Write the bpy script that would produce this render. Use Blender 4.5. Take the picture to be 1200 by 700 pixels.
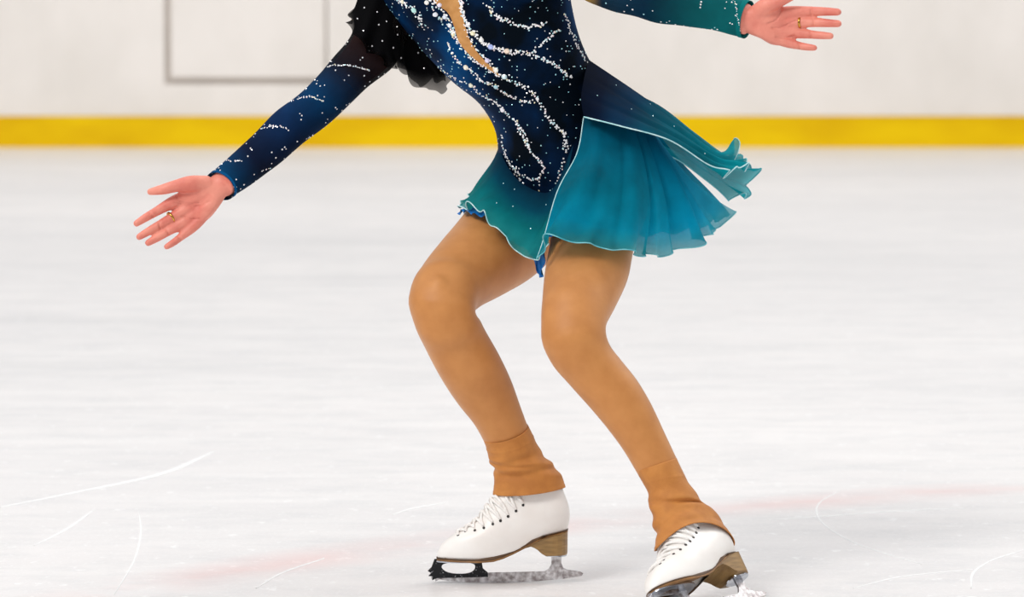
import bpy, bmesh, math, random
import numpy as np
from mathutils import Vector, Matrix
from mathutils.bvhtree import BVHTree

random.seed(7)
rng = np.random.default_rng(7)
for o in list(bpy.data.objects):
    bpy.data.objects.remove(o)
scene = bpy.context.scene
col = scene.collection

# ------------------------------------------------------------------ camera
F = 5280.0                       # focal length in pixels of the 1200 wide frame
CAM = Vector((0.0, -8.0, 1.08))
PHI = math.atan(383.0 / F)
cd = bpy.data.cameras.new('camera')
cam = bpy.data.objects.new('camera', cd)
col.objects.link(cam)
cam.location = CAM
cam.rotation_euler = (math.pi / 2 - PHI, 0, 0)
cd.sensor_fit = 'HORIZONTAL'
cd.sensor_width = 36.0
cd.lens = 36.0 * F / 1200.0
cd.clip_end = 200
cd.dof.use_dof = True
cd.dof.focus_distance = 7.86
cd.dof.aperture_fstop = 7.0
scene.camera = cam

# ------------------------------------------------------------------ world, lights, exposure
w = bpy.data.worlds.new('rink_air')
scene.world = w
w.use_nodes = True
bg = w.node_tree.nodes['Background']
bg.inputs[0].default_value = (0.93, 0.95, 1.0, 1)
bg.inputs[1].default_value = 0.40


def area(name, loc, sx, sy, power, colr=(1, .98, .95), target=(0, 0, 0)):
    l = bpy.data.lights.new(name, 'AREA')
    l.shape = 'RECTANGLE'
    l.size, l.size_y = sx, sy
    l.energy = power
    l.color = colr
    o = bpy.data.objects.new(name, l)
    col.objects.link(o)
    o.location = loc
    d = Vector(target) - Vector(loc)
    o.rotation_euler = d.to_track_quat('-Z', 'Y').to_euler()
    return o


for y, pw_ in ((-9, 430), (-1, 400), (5, 620), (12.5, 1080)):  # unseen overhead rows; the farthest is tilted and strengthened to brighten the boards
    area('unseen_lamp_row', (0, y, 9.5), 30, 1.2, pw_, target=(0, y + (4.5 if y > 10 else 0), 0))
area('ceiling_lamp_bank', (6.5, 4.0, 7.5), 3, 3, 260, target=(0.1, 0, .6))
area('ceiling_lamp_bank', (-5.0, -6.0, 7.5), 3, 3, 560, target=(0, 0, .6))

scene.view_settings.view_transform = 'Standard'
scene.view_settings.look = 'None'
scene.view_settings.gamma = 1.0
scene.view_settings.use_curve_mapping = False
scene.view_settings.exposure = 0.0


# ------------------------------------------------------------------ helpers
def at(px, py, Y):
    """point of the plane y = Y seen at pixel (px, py): used to measure shapes"""
    px, py, Y = float(px), float(py), float(Y)
    d = Vector((px - 600, 0, 0)) + (350 - py) * Vector((0, math.sin(PHI), math.cos(PHI))) \
        + F * Vector((0, math.cos(PHI), -math.sin(PHI)))
    return CAM + d * ((Y - CAM.y) / d.y)


def ray(px, py):
    return (at(px, py, 0) - CAM).normalized()


def lin(r, g, b):
    f = lambda c: (c / 255 / 12.92) if c / 255 <= .04045 else ((c / 255 + .055) / 1.055) ** 2.4
    return (f(r), f(g), f(b), 1)


def catmull(P, n, closed=False, uniform=False):
    """resample rows of P (k x m) to n rows along a centripetal-ish spline"""
    P = np.asarray(P, float)
    if len(P) == 2:
        t = np.linspace(0, 1, n)[:, None]
        return P[0] * (1 - t) + P[1] * t
    d = np.linalg.norm(np.diff(P[:, :3], axis=0), axis=1) if not uniform else np.ones(len(P) - 1)
    d = np.maximum(d, 1e-6)
    s = np.concatenate([[0], np.cumsum(d)])
    m = np.zeros_like(P)
    m[1:-1] = ((P[1:-1] - P[:-2]) / d[:-1, None] * d[1:, None] + (P[2:] - P[1:-1]) / d[1:, None] * d[:-1, None]) / (d[:-1] + d[1:])[:, None]
    m[0] = (P[1] - P[0]) / d[0]
    m[-1] = (P[-1] - P[-2]) / d[-1]
    out = []
    for t in np.linspace(0, s[-1], n):
        i = min(np.searchsorted(s, t, 'right') - 1, len(P) - 2)
        u = (t - s[i]) / d[i]
        out.append((2*u**3 - 3*u**2 + 1) * P[i] + (u**3 - 2*u**2 + u) * m[i] * d[i]
                   + (-2*u**3 + 3*u**2) * P[i+1] + (u**3 - u**2) * m[i+1] * d[i])
    return np.array(out)


class MB:
    """collects vertices and faces"""
    def __init__(self):
        self.v, self.f, self.c = [], [], []

    def add(self, verts, faces, colr=None):
        b = len(self.v)
        self.v += [tuple(p) for p in verts]
        self.f += [tuple(i + b for i in f) for f in faces]
        if colr is not None:
            self.c += [colr] * len(verts)
        return self

    def mesh(self, name):
        me = bpy.data.meshes.new(name)
        me.from_pydata(self.v, [], self.f)
        if self.c and len(self.c) == len(self.v):
            a = me.color_attributes.new('dye', 'FLOAT_COLOR', 'POINT')
            a.data.foreach_set('color', np.array(self.c, float).ravel())
        me.update()
        return me


def grid_faces(nr, nc, wrap=False):
    f = []
    for i in range(nr - 1):
        for j in range(nc if wrap else nc - 1):
            k = (j + 1) % nc
            f.append((i * nc + j, i * nc + k, (i + 1) * nc + k, (i + 1) * nc + j))
    return f


def ring_loft(rows, nseg, caps=True, disp=None):
    """rows: n x 9 (centre, A, B) -> verts, faces"""
    th = np.linspace(0, 2 * math.pi, nseg, endpoint=False)
    V = []
    n = len(rows)
    for i, r in enumerate(rows):
        c, A, B = r[:3], r[3:6], r[6:9]
        for t in th:
            p = c + A * math.cos(t) + B * math.sin(t)
            if disp:
                k = disp(i / (n - 1), t)
                p = c + (p - c) * (1 + k)
            V.append(p)
    f = grid_faces(n, nseg, True)
    if caps:
        f.append(tuple(range(nseg))[::-1])
        f.append(tuple((n - 1) * nseg + k for k in range(nseg)))
    return V, f


def sec_raw(stations, grow=0.0):
    """stations: (edge pixel, edge pixel, Y, depth ratio[, near point]) -> n x 9 rows"""
    C, A = [], []
    for s in stations:
        Yl = s[2] if not isinstance(s[2], tuple) else s[2][0]
        Yr = s[2] if not isinstance(s[2], tuple) else s[2][1]
        p, q = at(*s[0], Yl), at(*s[1], Yr)
        C.append((p + q) / 2)
        A.append((q - p) / 2)
    rows = []
    for i, s in enumerate(stations):
        a = C[min(i + 1, len(C) - 1)] - C[max(i - 1, 0)]
        if len(s) > 4:
            B = C[i] - at(*s[4])
        else:
            B = a.cross(A[i]).normalized() * A[i].length * s[3]
            if B.y < 0:
                B = -B
        L = A[i].length
        g = 1 + grow / L
        gb = 1 + grow / max(B.length, 1e-6)
        rows.append(list(C[i]) + list(A[i] * g) + list(B * gb))
    return rows


def sec(stations, n=48, grow=0.0):
    return catmull(sec_raw(stations, grow), n)


def tube(pts, rad, nseg=14, sub=5, flat=None, cap=True):
    """rounded tube through 3-D pts; flat=(vec, factor) squashes it along vec"""
    P = np.array([list(p) + [r] for p, r in zip(pts, rad)])
    P = catmull(P, max(2, (len(P) - 1) * sub + 1)) if len(P) > 1 else P
    pts_, r_ = P[:, :3], P[:, 3]
    T = np.gradient(pts_, axis=0)
    T /= np.linalg.norm(T, axis=1)[:, None] + 1e-12
    ref = np.array([0, 1, 0.01]) if abs(T[0][1]) < .8 else np.array([1, 0, 0.01])
    rows = []

    def row(c, t, r):
        a = np.cross(t, ref); a /= np.linalg.norm(a)
        b = np.cross(a, t)
        rows.append(list(c) + list(a * r) + list(b * r))
    if cap:
        for k in (0.05, .35, .65, .88):
            row(pts_[0] - T[0] * r_[0] * math.sqrt(1 - k * k), T[0], r_[0] * k)
    for c, t, r in zip(pts_, T, r_):
        row(c, t, r)
    if cap:
        for k in (.88, .65, .35, 0.05):
            row(pts_[-1] + T[-1] * r_[-1] * math.sqrt(1 - k * k), T[-1], r_[-1] * k)
    V, f = ring_loft(np.array(rows), nseg, True)
    return V, f


def ellipsoid(c, axes, nu=20, nv=14):
    """axes: three vectors"""
    c = np.array(c); ax = np.array(axes, float)
    V = [c + ax[2]]
    for i in range(1, nv):
        p = math.pi * i / nv
        for j in range(nu):
            t = 2 * math.pi * j / nu
            V.append(c + ax[0] * math.sin(p) * math.cos(t) + ax[1] * math.sin(p) * math.sin(t) + ax[2] * math.cos(p))
    V.append(c - ax[2])
    f = [(0, 1 + j, 1 + (j + 1) % nu) for j in range(nu)]
    for i in range(nv - 2):
        for j in range(nu):
            a = 1 + i * nu + j
            b = 1 + i * nu + (j + 1) % nu
            f.append((a, a + nu, b + nu, b))
    last = len(V) - 1
    b0 = 1 + (nv - 2) * nu
    f += [(last, b0 + (j + 1) % nu, b0 + j) for j in range(nu)]
    return V, f


def fuse(mb, voxel, smooth=6):
    """union of closed shapes into one continuous surface"""
    me = mb.mesh('tmp')
    o = bpy.data.objects.new('tmp', me)
    col.objects.link(o)
    r = o.modifiers.new('r', 'REMESH'); r.mode = 'VOXEL'; r.voxel_size = voxel
    if smooth:
        s = o.modifiers.new('s', 'SMOOTH'); s.factor = .5; s.iterations = smooth
    dg = bpy.context.evaluated_depsgraph_get()
    dg.update()
    out = bpy.data.meshes.new_from_object(o.evaluated_get(dg))
    bpy.data.objects.remove(o)
    bpy.data.meshes.remove(me)
    return out


def box(mb, x0, x1, y0, y1, z0, z1, bev=0):
    if bev:
        b = bev
        # chamfer all edges of the front (y0) side
        V = [(x0, y1, z0), (x1, y1, z0), (x1, y1, z1), (x0, y1, z1),
             (x0, y0 + b, z0), (x1, y0 + b, z0), (x1, y0 + b, z1), (x0, y0 + b, z1),
             (x0 + b, y0, z0 + b), (x1 - b, y0, z0 + b), (x1 - b, y0, z1 - b), (x0 + b, y0, z1 - b)]
        f = [(0, 3, 2, 1), (8, 9, 10, 11)]
        for a, c in ((0, 4), (4, 8)):
            for k in range(4):
                k2 = (k + 1) % 4
                f.append((a + k, a + k2, c + k2, c + k))
        return mb.add(V, f)
    V = [(x, y, z) for x in (x0, x1) for y in (y0, y1) for z in (z0, z1)]
    return mb.add(V, [(0, 1, 3, 2), (4, 6, 7, 5), (0, 4, 5, 1), (2, 3, 7, 6), (0, 2, 6, 4), (1, 5, 7, 3)])


def obj(name, me, mat, parent=None, smooth=True, world=True):
    if isinstance(me, MB):
        me = me.mesh(name)
    me.name = name
    me.materials.clear()
    me.materials.append(mat)
    if smooth:
        me.polygons.foreach_set('use_smooth', [True] * len(me.polygons))
    o = bpy.data.objects.new(name, me)
    col.objects.link(o)
    if parent is not None:
        o.parent = parent
        if world:
            o.matrix_parent_inverse = parent_world(parent).inverted()
    return o


def parent_world(p):
    m = Matrix(p.matrix_basis)
    if p.parent is None:
        return m
    return parent_world(p.parent) @ p.matrix_parent_inverse @ m


def tag(o, label=None, cat=None, group=None, kind=None):
    for k, v in (('label', label), ('category', cat), ('group', group), ('kind', kind)):
        if v:
            o[k] = v
    return o


# ------------------------------------------------------------------ materials
def new_mat(name):
    m = bpy.data.materials.new(name)
    m.use_nodes = True
    nt = m.node_tree
    return m, nt, nt.nodes, nt.links, nt.nodes['Principled BSDF']


def noise_mat(name, c1, c2, scale=8, rough=.5, detail=4, stretch=(1, 1, 1), bump=0, bscale=200, metal=0, sheen=0, spec=.5, ramp=(.35, .65), attr=None, coat=0):
    m, nt, N, L, b = new_mat(name)
    tc = N.new('ShaderNodeTexCoord')
    mp = N.new('ShaderNodeMapping'); mp.inputs['Scale'].default_value = stretch
    L.new(tc.outputs['Object'], mp.inputs[0])
    nz = N.new('ShaderNodeTexNoise'); nz.inputs['Scale'].default_value = scale; nz.inputs['Detail'].default_value = detail
    L.new(mp.outputs[0], nz.inputs['Vector'])
    cr = N.new('ShaderNodeValToRGB')
    cr.color_ramp.elements[0].position, cr.color_ramp.elements[1].position = ramp
    cr.color_ramp.elements[0].color, cr.color_ramp.elements[1].color = c1, c2
    L.new(nz.outputs['Fac'], cr.inputs[0])
    out = cr.outputs[0]
    if attr:
        at_ = N.new('ShaderNodeAttribute'); at_.attribute_name = attr
        mx = N.new('ShaderNodeMix'); mx.data_type = 'RGBA'; mx.blend_type = 'MULTIPLY'; mx.inputs[0].default_value = 1
        L.new(at_.outputs['Color'], mx.inputs[6]); L.new(out, mx.inputs[7])
        out = mx.outputs[2]
    L.new(out, b.inputs['Base Color'])
    b.inputs['Roughness'].default_value = rough
    b.inputs['Metallic'].default_value = metal
    b.inputs['Specular IOR Level'].default_value = spec
    b.inputs['Coat Weight'].default_value = coat
    if sheen:
        b.inputs['Sheen Weight'].default_value = sheen
        b.inputs['Sheen Roughness'].default_value = .4
    if bump:
        n2 = N.new('ShaderNodeTexNoise'); n2.inputs['Scale'].default_value = bscale; n2.inputs['Detail'].default_value = 3
        L.new(tc.outputs['Object'], n2.inputs['Vector'])
        bp = N.new('ShaderNodeBump'); bp.inputs['Strength'].default_value = bump; bp.inputs['Distance'].default_value = .002
        L.new(n2.outputs['Fac'], bp.inputs['Height']); L.new(bp.outputs[0], b.inputs['Normal'])
    return m


def chiffon_mat(name, rough=.8, transl=.42, tint_noise=.25):
    """dyed sheer cloth: colour and opacity (alpha channel) come from the dye attribute"""
    m, nt, N, L, b = new_mat(name)
    a = N.new('ShaderNodeAttribute'); a.attribute_name = 'dye'
    tc = N.new('ShaderNodeTexCoord')
    nz = N.new('ShaderNodeTexNoise'); nz.inputs['Scale'].default_value = 14; nz.inputs['Detail'].default_value = 5
    L.new(tc.outputs['Object'], nz.inputs['Vector'])
    mr = N.new('ShaderNodeMapRange')
    mr.inputs[1].default_value = .3; mr.inputs[2].default_value = .7
    mr.inputs[3].default_value = 1 - tint_noise; mr.inputs[4].default_value = 1 + tint_noise
    L.new(nz.outputs['Fac'], mr.inputs[0])
    sc = N.new('ShaderNodeVectorMath'); sc.operation = 'SCALE'
    L.new(a.outputs['Color'], sc.inputs[0]); L.new(mr.outputs[0], sc.inputs['Scale'])
    L.new(sc.outputs[0], b.inputs['Base Color'])
    b.inputs['Roughness'].default_value = rough
    b.inputs['Specular IOR Level'].default_value = .08
    tl = N.new('ShaderNodeBsdfTranslucent'); L.new(sc.outputs[0], tl.inputs[0])
    tr = N.new('ShaderNodeBsdfTransparent')
    tm = N.new('ShaderNodeMix'); tm.data_type = 'RGBA'; tm.inputs[0].default_value = .45
    tm.inputs[6].default_value = (1, 1, 1, 1); L.new(a.outputs['Color'], tm.inputs[7]); L.new(tm.outputs[2], tr.inputs[0])
    m1 = N.new('ShaderNodeMixShader'); m1.inputs[0].default_value = transl
    L.new(b.outputs[0], m1.inputs[1]); L.new(tl.outputs[0], m1.inputs[2])
    m2 = N.new('ShaderNodeMixShader')
    L.new(a.outputs['Alpha'], m2.inputs[0])
    L.new(tr.outputs[0], m2.inputs[1]); L.new(m1.outputs[0], m2.inputs[2])
    L.new(m2.outputs[0], N['Material Output'].inputs[0])
    return m


M = {}
M['skin'] = noise_mat('skin', lin(214, 116, 100), lin(232, 146, 126), 26, .5, 5, bump=.25, bscale=260)
M['tights'] = noise_mat('tights', lin(188, 123, 61), lin(197, 132, 69), 30, .55, 3, bump=.12, bscale=900, sheen=.25)
M['cover'] = noise_mat('boot_cover_knit', lin(182, 115, 50), lin(196, 128, 58), 40, .7, 3, bump=.3, bscale=900, sheen=.1)
M['leather'] = noise_mat('white_leather', lin(236, 231, 226), lin(243, 240, 236), 18, .38, 4, bump=.06, bscale=300)
M['lace'] = noise_mat('lace_cotton', lin(236, 232, 228), lin(248, 246, 243), 200, .8, 2, bump=.3, bscale=1500)
M['sole'] = noise_mat('sole_leather', lin(120, 82, 40), lin(150, 106, 56), 40, .45, 4)
M['heel'] = noise_mat('stacked_heel', lin(128, 98, 56), lin(158, 124, 74), 30, .4, 6, stretch=(1, 1, 7))
M['welt'] = noise_mat('welt_dark', lin(70, 45, 20), lin(92, 62, 30), 40, .5)
M['steel'] = noise_mat('blade_steel', lin(150, 142, 142), lin(225, 223, 225), 120, .35, 6, metal=.75, bump=.4, bscale=500)
M['chrome'] = noise_mat('plate_chrome', lin(175, 180, 190), lin(215, 220, 228), 60, .16, 3, metal=1)
M['steel_dark_reflection'] = noise_mat('toe_steel_dark_reflection', lin(14, 15, 20), lin(200, 200, 204), 210, .4, 6, metal=.3, ramp=(.62, .74), bump=.3, bscale=500)  # dark reflection painted into the toe steel, with pale snow flecks over it
M['eyelet'] = noise_mat('eyelet_black', lin(28, 24, 24), lin(45, 40, 38), 100, .4)
M['velvet'] = None
M['nude'] = noise_mat('nude_mesh', lin(186, 128, 62), lin(204, 148, 84), 60, .6, 3, bump=.1, bscale=900)
M['piping'] = noise_mat('hem_piping', lin(150, 210, 214), lin(205, 236, 238), 50, .5)
M['piping_teal'] = noise_mat('hem_piping_teal', lin(60, 165, 180), lin(130, 205, 212), 40, .5)
M['blue'] = noise_mat('lining_blue', lin(0, 92, 170), lin(8, 122, 200), 40, .5)
M['gold'] = noise_mat('ring_gold', lin(190, 140, 60), lin(214, 168, 88), 60, .25, metal=1)
M['hair'] = noise_mat('hair_brown', lin(48, 30, 20), lin(88, 58, 38), 30, .45, 6, stretch=(1, 1, 8))
M['eye'] = noise_mat('eye_white', lin(225, 222, 218), lin(238, 236, 232), 20, .2)
M['lip'] = noise_mat('lip_red', lin(170, 60, 66), lin(186, 74, 78), 40, .4)
M['chiffon'] = chiffon_mat('chiffon')
M['sheer'] = chiffon_mat('sheer_sleeve', transl=.1, tint_noise=.3)
M['black'] = chiffon_mat('black_georgette', transl=.1, tint_noise=.2)


def gem_mat():
    m, nt, N, L, b = new_mat('rhinestone')
    a = N.new('ShaderNodeAttribute'); a.attribute_name = 'dye'
    L.new(a.outputs['Color'], b.inputs['Base Color'])
    b.inputs['Roughness'].default_value = .12
    b.inputs['Metallic'].default_value = .15
    b.inputs['Coat Weight'].default_value = .6
    b.inputs['Specular IOR Level'].default_value = .9
    return m


M['gem'] = gem_mat()


def bodice_mat():
    """navy stretch velvet with black centre, blue blooms and a teal lower edge (dyed by height)"""
    m, nt, N, L, b = new_mat('bodice_velvet')
    tc = N.new('ShaderNodeTexCoord')
    nz = N.new('ShaderNodeTexNoise'); nz.inputs['Scale'].default_value = 8.5; nz.inputs['Detail'].default_value = 3
    L.new(tc.outputs['Object'], nz.inputs['Vector'])
    cr = N.new('ShaderNodeValToRGB')
    e = cr.color_ramp.elements
    e[0].position, e[0].color = .38, lin(2, 10, 20)
    e[1].position, e[1].color = .68, lin(0, 62, 112)
    x = e.new(.52); x.color = lin(2, 28, 58)
    L.new(nz.outputs['Fac'], cr.inputs[0])
    L.new(cr.outputs[0], b.inputs['Base Color'])
    b.inputs['Roughness'].default_value = .6
    b.inputs['Specular IOR Level'].default_value = .04
    return m


M['velvet'] = bodice_mat()


# ------------------------------------------------------------------ ice
def ice_mat():
    m, nt, N, L, b = new_mat('ice')
    tc = N.new('ShaderNodeTexCoord')

    def noise(scale, stretch, detail=5, rough=.55):
        mp = N.new('ShaderNodeMapping'); mp.inputs['Scale'].default_value = stretch
        L.new(tc.outputs['Object'], mp.inputs[0])
        n = N.new('ShaderNodeTexNoise'); n.inputs['Scale'].default_value = scale
        n.inputs['Detail'].default_value = detail; n.inputs['Roughness'].default_value = rough
        L.new(mp.outputs[0], n.inputs['Vector'])
        return n.outputs['Fac']

    def mixc(fac, a, bcol, blend='MIX'):
        mx = N.new('ShaderNodeMix'); mx.data_type = 'RGBA'; mx.blend_type = blend
        if isinstance(fac, float): mx.inputs[0].default_value = fac
        else: L.new(fac, mx.inputs[0])
        for s, v in ((6, a), (7, bcol)):
            if isinstance(v, tuple): mx.inputs[s].default_value = v
            else: L.new(v, mx.inputs[s])
        return mx.outputs[2]

    def ramp(f, p0, p1):
        r = N.new('ShaderNodeMapRange'); r.clamp = True
        r.inputs[1].default_value, r.inputs[2].default_value = p0, p1
        L.new(f, r.inputs[0])
        return r.outputs[0]

    def math_(op, a, b_=None):
        n = N.new('ShaderNodeMath'); n.operation = op
        for i, v in enumerate((a, b_)):
            if v is None: continue
            if isinstance(v, (int, float)): n.inputs[i].default_value = v
            else: L.new(v, n.inputs[i])
        return n.outputs[0]
    big = ramp(noise(.55, (.55, 1.0, 1)), .36, .66)
    c = mixc(big, lin(229, 227, 227), lin(241, 238, 237))
    streak = ramp(noise(2.2, (.45, 2.6, 1), 6), .45, .75)
    c = mixc(math_('MULTIPLY', streak, .55), c, lin(246, 244, 243))
    dark = ramp(noise(1.3, (.35, 1.2, 1), 4), .55, .78)
    c = mixc(math_('MULTIPLY', dark, .42), c, lin(204, 205, 206))
    worn = ramp(noise(8, (.55, .9, 1), 7, .72), .46, .68)
    c = mixc(math_('MULTIPLY', worn, .42), c, lin(206, 207, 209))
    # snow flecks left by the blades
    fl = ramp(noise(34, (.8, .5, 1), 3, .7), .61, .70)
    c = mixc(math_('MULTIPLY', fl, .8), c, lin(252, 252, 252))
    fine = ramp(noise(130, (1, .35, 1), 2, .6), .5, .8)
    c = mixc(math_('MULTIPLY', fine, .35), c, lin(252, 252, 252))
    # faint red circle painted under the ice
    sep = N.new('ShaderNodeSeparateXYZ'); L.new(tc.outputs['Object'], sep.inputs[0])
    dx = math_('SUBTRACT', sep.outputs[0], RED[0]); dy = math_('SUBTRACT', sep.outputs[1], RED[1])
    dist = math_('SQRT', math_('ADD', math_('MULTIPLY', dx, dx), math_('MULTIPLY', dy, dy)))
    off = math_('ABSOLUTE', math_('SUBTRACT', dist, RED[2]))
    line = math_('SUBTRACT', 1.0, ramp(off, .01, .15))
    patch = ramp(noise(2.1, (1, 1, 1), 4), .36, .62)
    c = mixc(math_('MULTIPLY', math_('MULTIPLY', line, patch), .36), c, lin(236, 178, 172))
    L.new(c, b.inputs['Base Color'])
    b.inputs['Roughness'].default_value = .30
    b.inputs['Specular IOR Level'].default_value = .4
    b.inputs['IOR'].default_value = 1.31
    bp = N.new('ShaderNodeBump'); bp.inputs['Strength'].default_value = .12; bp.inputs['Distance'].default_value = .003
    L.new(noise(60, (.6, .6, 1), 5, .7), bp.inputs['Height'])
    L.new(bp.outputs[0], b.inputs['Normal'])
    return m


# circle through three points seen on the ice
def circ(a, b_, c):
    ax, ay = a; bx, by = b_; cx, cy = c
    d = 2 * (ax * (by - cy) + bx * (cy - ay) + cx * (ay - by))
    ux = ((ax*ax+ay*ay)*(by-cy) + (bx*bx+by*by)*(cy-ay) + (cx*cx+cy*cy)*(ay-by)) / d
    uy = ((ax*ax+ay*ay)*(cx-bx) + (bx*bx+by*by)*(ax-cx) + (cx*cx+cy*cy)*(bx-ax)) / d
    return ux, uy, math.hypot(ax - ux, ay - uy)


def ground(px, py):
    d = ray(px, py)
    return CAM + d * (-CAM.z / d.z)


g3 = [ground(130, 697), ground(500, 636), ground(1190, 571)]
RED = circ(*[(g.x, g.y) for g in g3])

YW = 19.8
ice = MB()
V, f = [], []
xs = np.linspace(-24, 24, 9); ys = np.linspace(-14, YW + .35, 8)
for y in ys:
    for x in xs:
        V.append((x, y, 0))
ice.add(V, grid_faces(len(ys), len(xs)))
floor = obj('floor', ice, ice_mat(), smooth=False)
tag(floor, 'white rink ice with faint skate scratches and a pale red line', kind='structure')

M['snow'] = noise_mat('ice_scrapings', lin(229, 229, 230), lin(238, 238, 238), 60, .8)


def skate_mark(pix, width):
    P = np.array([list(ground(*p)) for p in pix])
    P = catmull(P, 40)
    T = np.gradient(P, axis=0); T /= np.linalg.norm(T, axis=1)[:, None]
    S = np.stack([-T[:, 1], T[:, 0], 0 * T[:, 0]], 1)
    mb = MB()
    n = len(P)
    wv = width * (np.sin(np.linspace(.15, math.pi - .15, n)) ** .6)[:, None]
    rows = [P + S * wv * .5 + [0, 0, .0002], P + [0, 0, .0016], P - S * wv * .5 + [0, 0, .0002]]
    V = [p for r in rows for p in r]
    mb.add(V, grid_faces(3, n))
    return obj('skate_mark', mb, M['snow'], floor)


for pix, wd in (([(163, 600), (165, 625), (158, 655), (134, 697)], .0045),
                ([(0, 595), (90, 577), (180, 558), (250, 530)], .018),
                ([(985, 575), (960, 590), (958, 605), (975, 622), (1010, 640), (1080, 662)], .0045),
                ([(1200, 645), (1160, 658), (1142, 670), (1138, 690)], .006),
                ([(40, 640), (75, 622), (110, 598)], .008),
                ([(300, 690), (330, 672), (380, 655)], .007),
                ([(460, 604), (480, 597), (520, 590)], .008),
                ([(900, 610), (960, 606), (1040, 600), (1130, 596)], .008),
                ([(1000, 690), (1060, 676), (1140, 668)], .005)):
    skate_mark(pix, wd)

# ------------------------------------------------------------------ rink boards
M['board'] = noise_mat('board_white', lin(231, 225, 218), lin(241, 235, 229), 2.2, .45, 5, stretch=(1, 1, .6))
M['kick'] = noise_mat('kick_yellow', lin(226, 180, 0), lin(240, 200, 2), 1.6, .5, 4, stretch=(1, 1, 3), spec=.12)
M['gap'] = noise_mat('board_frame_grey', lin(206, 198, 190), lin(216, 208, 200), 4, .7)
M['rail'] = noise_mat('cap_rail_blue', lin(40, 70, 120), lin(50, 84, 136), 4, .4)
M['glass'] = chiffon_mat('rink_glass')

SC = F / (YW + 8)
X = lambda px: (px - 600) / SC
Z = lambda py: at(600, py, YW).z
wall = MB(); box(wall, -24, 24, YW + .06, YW + .30, 0, 1.16)
wall_o = obj('wall_back', wall, M['gap'], smooth=False)
tag(wall_o, 'white rink boards with yellow kick plate along the ice', kind='structure')
KT = Z(136.5)
pw = 460 / SC
xj = [X(50) + pw * k for k in range(-10, 11)]
dx0, dx1, dz0 = X(193), X(384), Z(99)


def board(x0, x1, z0, z1, y0=YW, name='board_panel', mat='board'):
    mb = MB(); box(mb, x0, x1, y0, YW + .07, z0, z1, .0006)
    return obj(name, mb, M[mat], wall_o, smooth=False)


for k in range(20):
    a, b_ = xj[k] + .0002, xj[k + 1] - .0002
    board(a, b_, .0, KT, YW - .012, 'kick_plate', 'kick')
    if a < dx0 < b_:
        board(a, dx0, KT + .002, 1.14)
        board(dx0, min(dx1, b_), KT + .002, dz0)
        board(dx1, b_, KT + .002, 1.14)
    else:
        board(a, b_, KT + .002, 1.14)
gm = MB(); box(gm, dx0 + .036, dx1 - .010, YW + .012, YW + .07, dz0 + .036, 1.14, .012)
obj('access_panel', gm, M['board'], wall_o, smooth=False)
cr_ = MB(); box(cr_, -24, 24, YW - .03, YW + .3, 1.16, 1.22, .01)
trim = obj('trim_1', cr_, M['board'], smooth=False)
tag(trim, 'white cap rail on top of the rink boards', kind='structure')

# ------------------------------------------------------------------ the skater
person = bpy.data.objects.new('person', None)
col.objects.link(person)
person.location = (0.16, -0.15, 0)
tag(person, 'figure skater in a teal and navy crystal dress, knees bent, arms outstretched', 'person')

# torso: left edge, right edge, (depth left, depth right), depth ratio
TORSO = [((492, -112), (560, -132), 0.0, .9),
         ((446, -78), (606, -122), (.07, -.07), .55),
         ((440, -42), (628, -92), (.07, -.07), .62),
         ((450, -6), (652, -52), (.05, -.05), .66),
         ((470, 24), (664, -16), (.04, -.04), .70),
         ((500, 60), (670, 16), (.04, -.03), .74),
         ((530, 90), (678, 46), (.04, -.02), .78),
         ((560, 114), (690, 74), (.05, 0), .84),
         ((580, 146), (708, 100), (.06, .01), .86),
         ((586, 182), (728, 140), (.09, .02), .86),
         ((592, 214), (745, 185), (.11, .03), .84),
         ((604, 245), (748, 225), (.10, .03), .84),
         ((634, 272), (728, 258), (.06, .03), .75)]
LEG_R = [((588, 172), (682, 258), .12, .95),
         ((560, 228), (655, 295), .07, .95),
         ((537, 259), (631, 318), .03, .95),
         ((514, 287), (602, 334), -.03, .95),
         ((493, 315), (572, 349), -.09, .92),
         ((481, 338), (558, 360), -.135, .9),
         ((478.5, 356), (557, 367), -.15, .9),
         ((485, 379), (562, 375), -.15, .92),
         ((499, 410), (569, 388), -.135, .95),
         ((517, 444), (585, 416), -.12, .96),
         ((537, 474), (600, 448), -.10, .96),
         ((556, 498), (611, 479), -.09, .96),
         ((567, 518), (620, 503), -.08, .96),
         ((575, 540), (630, 524), -.07, .96),
         ((593, 570), (635, 556), -.07, .8),
         ((606, 598), (644, 590), -.07, .75)]
LEG_L = [((664, 192), (768, 215), .02, .85),
         ((650, 240), (758, 252), -.05, .9),
         ((644, 287), (743, 292), -.10, .92),
         ((638.5, 318), (737, 322), -.14, .92),
         ((635.5, 349), (724, 351), -.19, .9),
         ((634, 378), (712, 375), -.235, .9),
         ((635, 402), (710, 388), -.25, .9),
         ((646, 426), (714, 403), -.25, .93),
         ((667, 451), (728, 422), -.25, .95),
         ((692, 479), (747, 446), -.255, .96),
         ((712, 503), (763, 473), -.26, .96),
         ((731, 529), (778, 505), -.265, .96),
         ((747, 556), (793, 537), -.27, .96),
         ((763, 583), (807, 566), -.275, .94),
         ((785, 612), (821, 599), -.285, .75),
         ((803, 634), (835, 624), -.29, .7)]
ARM_R = [((436, -62), (492, -5), .08, .9),
         ((424, -8), (482, 38), .075, .9),
         ((414, 38), (462, 74), .065, .9),
         ((388, 73), (428, 103), .05, .92),
         ((357, 106), (393, 137), .035, .92),
         ((326, 131), (357, 165), .02, .92),
         ((294, 162), (321, 195), .01, .9),
         ((268, 186), (293, 216), .003, .85),
         ((247.5, 205), (268, 232), 0.0, .72, (269.5, 213, -.026))]
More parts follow.
